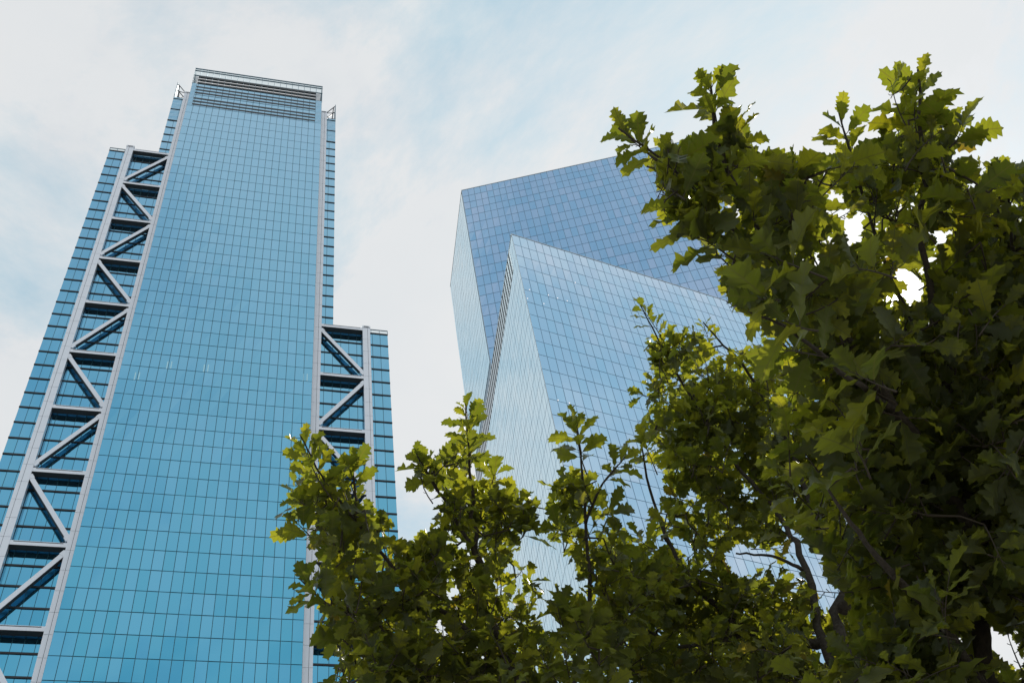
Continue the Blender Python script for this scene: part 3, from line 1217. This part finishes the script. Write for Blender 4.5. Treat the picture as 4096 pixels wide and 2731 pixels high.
# middle oak, further off
fB = at(1990, 1720, 5.9)
tB = Tree('farther oak with small leaves and bare dark limbs, low in the centre right', ground_under(fB) + Vector((.1, .5, 0)), fB, .122)
tB.limb([tB.base, tB.base + Vector((0, -.1, 2.0)), fB, (1935, 1400, 6.3), (1880, 1220, 6.7), (1800, 1000, 7.0), (1720, 860, 7.2), (1615, 740, 7.2)], .11, .004)
tB.limb([fB, (1892, 1470, 6.2), (1850, 1300, 6.5), (1770, 1160, 6.8), (1640, 1000, 7.0), (1540, 830, 7.0), (1470, 700, 7.0)], .034, .003)
tB.limb([(1892, 1470, 6.2), (1720, 1450, 6.3), (1580, 1320, 6.5), (1500, 1150, 6.6), (1470, 1000, 6.5)], .035, .003)
tB.limb([(1850, 1310, 6.5), (1780, 1280, 6.5), (1690, 1270, 6.5)], .014, .005)
tB.limb([(1720, 1450, 6.3), (1560, 1480, 6.2), (1420, 1400, 6.2)], .02, .004)
tB.limb([(1935, 1400, 6.3), (2060, 1150, 7.0), (2150, 900, 7.5)], .04, .006)
tB.limb([fB, (2150, 1480, 6.8), (2300, 1300, 7.4)], .04, .006)
for (bx, by, tx, ty, d, n, l_) in ((1545, 830, 1462, 688, 7.0, 14, .10), (1635, 815, 1612, 732, 7.2, 9, .08), (1530, 905, 1450, 905, 6.8, 6, .10),
                                   (1700, 850, 1705, 795, 7.2, 7, .10), (1510, 1090, 1468, 985, 6.5, 9, .12), (1500, 1260, 1445, 1215, 6.3, 7, .12),
                                   (1520, 940, 1500, 860, 6.9, 7, .11), (1560, 800, 1565, 765, 7.0, 6, .10), (1760, 820, 1770, 785, 7.2, 6, .11),
                                   (1560, 1210, 1500, 1190, 6.4, 6, .13), (1480, 1060, 1455, 1030, 6.4, 5, .11)):
    tB.tip(bx, by, tx, ty, d, .08, n, l_)
for b in ((1540, 830, 7.0, .2), (1600, 880, 7.0, .3), (1720, 880, 7.2, .35), (1570, 1000, 6.9, .32), (1680, 1040, 7.0, .4), (1820, 960, 7.3, .4),
          (1800, 1110, 7.1, .38), (1560, 1130, 6.7, .25), (1660, 1180, 6.9, .35), (1520, 1300, 6.4, .28), (1620, 1350, 6.5, .38), (1740, 1400, 6.6, .35),
          (1800, 1500, 6.4, .38), (1640, 1500, 6.2, .38), (1470, 1400, 6.2, .32), (1450, 1520, 6.0, .35), (1960, 1150, 7.2, .45), (2100, 1000, 7.6, .5),
          (1980, 1480, 6.8, .4), (2150, 1380, 7.2, .5), (2300, 1300, 7.4, .5), (2150, 1600, 6.8, .5), (1750, 1650, 6.0, .45), (1500, 1650, 5.8, .4)):
    tB.blob(*b, lai=2.2)
    tB.blob(b[0], b[1], b[2] * 1.16, b[3] * 1.05, lai=1.4)
tB.cull()
tB.build()

# oak on the left
fC = at(1250, 1760, 4.8)
tC = Tree('oak whose upright leafy shoots rise in front of the braced tower', ground_under(fC) + Vector((0, .3, 0)), fC, .126)
tC.limb([tC.base, tC.base + Vector((0, -.05, 1.8)), fC, (1150, 1500, 5.2), (1105, 1300, 5.5), (1080, 1080, 5.6), (1070, 925, 5.6)], .085, .003)
tC.limb([(1150, 1500, 5.2), (960, 1360, 5.4), (820, 1200, 5.35), (750, 1110, 5.3), (690, 1000, 5.2)], .015, .003)
tC.limb([fC, (1350, 1450, 5.5), (1345, 1200, 5.8), (1335, 1060, 5.8), (1322, 955, 5.8)], .018, .003)
tC.limb([(960, 1360, 5.4), (800, 1410, 5.1), (690, 1330, 5.0)], .015, .003)
tC.limb([(820, 1200, 5.35), (815, 1120, 5.4), (806, 1045, 5.4)], .01, .003)
tC.limb([(1105, 1300, 5.5), (1010, 1130, 5.6), (955, 1040, 5.6)], .014, .003)
tC.limb([(1345, 1200, 5.8), (1385, 1110, 5.8), (1440, 1045, 5.8)], .01, .003)
for (bx, by, tx, ty, d, n, l_) in ((765, 1150, 688, 992, 5.2, 14, .13), (825, 1160, 806, 1036, 5.4, 11, .13), (850, 1240, 900, 1192, 5.4, 7, .13),
                                   (1005, 1130, 948, 1035, 5.6, 10, .12), (1080, 1060, 1070, 912, 5.6, 12, .125), (1170, 1170, 1222, 1142, 5.6, 8, .14),
                                   (1348, 1090, 1320, 945, 5.8, 13, .125), (1380, 1115, 1445, 1038, 5.8, 9, .11), (1300, 1140, 1275, 1110, 5.8, 5, .13),
                                   (770, 1400, 680, 1325, 5.0, 9, .13), (720, 1240, 664, 1180, 5.2, 7, .13), (1310, 1225, 1248, 1200, 5.8, 7, .14),
                                   (1325, 1240, 1310, 1295, 5.8, 6, .14), (1130, 1110, 1145, 1062, 5.6, 7, .12), (1190, 1240, 1225, 1195, 5.6, 7, .13),
                                   (700, 1160, 668, 1130, 5.2, 6, .12), (800, 1480, 745, 1440, 5.1, 6, .13), (1390, 1180, 1420, 1190, 5.8, 6, .13),
                                   (1200, 1340, 1235, 1325, 5.6, 7, .13), (1300, 1450, 1270, 1350, 5.5, 7, .13)):
    tC.tip(bx, by, tx, ty, d, .06, n, l_)
for b in ((745, 1110, 5.3, .14), (770, 1210, 5.3, .22), (840, 1230, 5.4, .22), (1035, 1090, 5.6, .22), (1090, 1130, 5.6, .26), (1160, 1190, 5.6, .2),
          (900, 1320, 5.4, .32), (1020, 1290, 5.5, .3), (1140, 1330, 5.5, .26), (790, 1380, 5.2, .2), (850, 1460, 5.2, .28), (960, 1480, 5.2, .32),
          (1080, 1480, 5.3, .32), (1180, 1540, 5.2, .3), (1335, 1120, 5.8, .16), (1330, 1190, 5.8, .22), (1300, 1500, 5.4, .26), (1380, 1300, 5.8, .24),
          (1420, 1400, 5.7, .28), (1000, 1650, 5.0, .4), (1250, 1680, 5.0, .4), (850, 1600, 5.0, .3)):
    tC.blob(*b, lai=1.9)
    tC.blob(b[0], b[1], b[2] * 1.16, b[3] * 1.05, lai=1.4)
tC.cull()
tC.build()
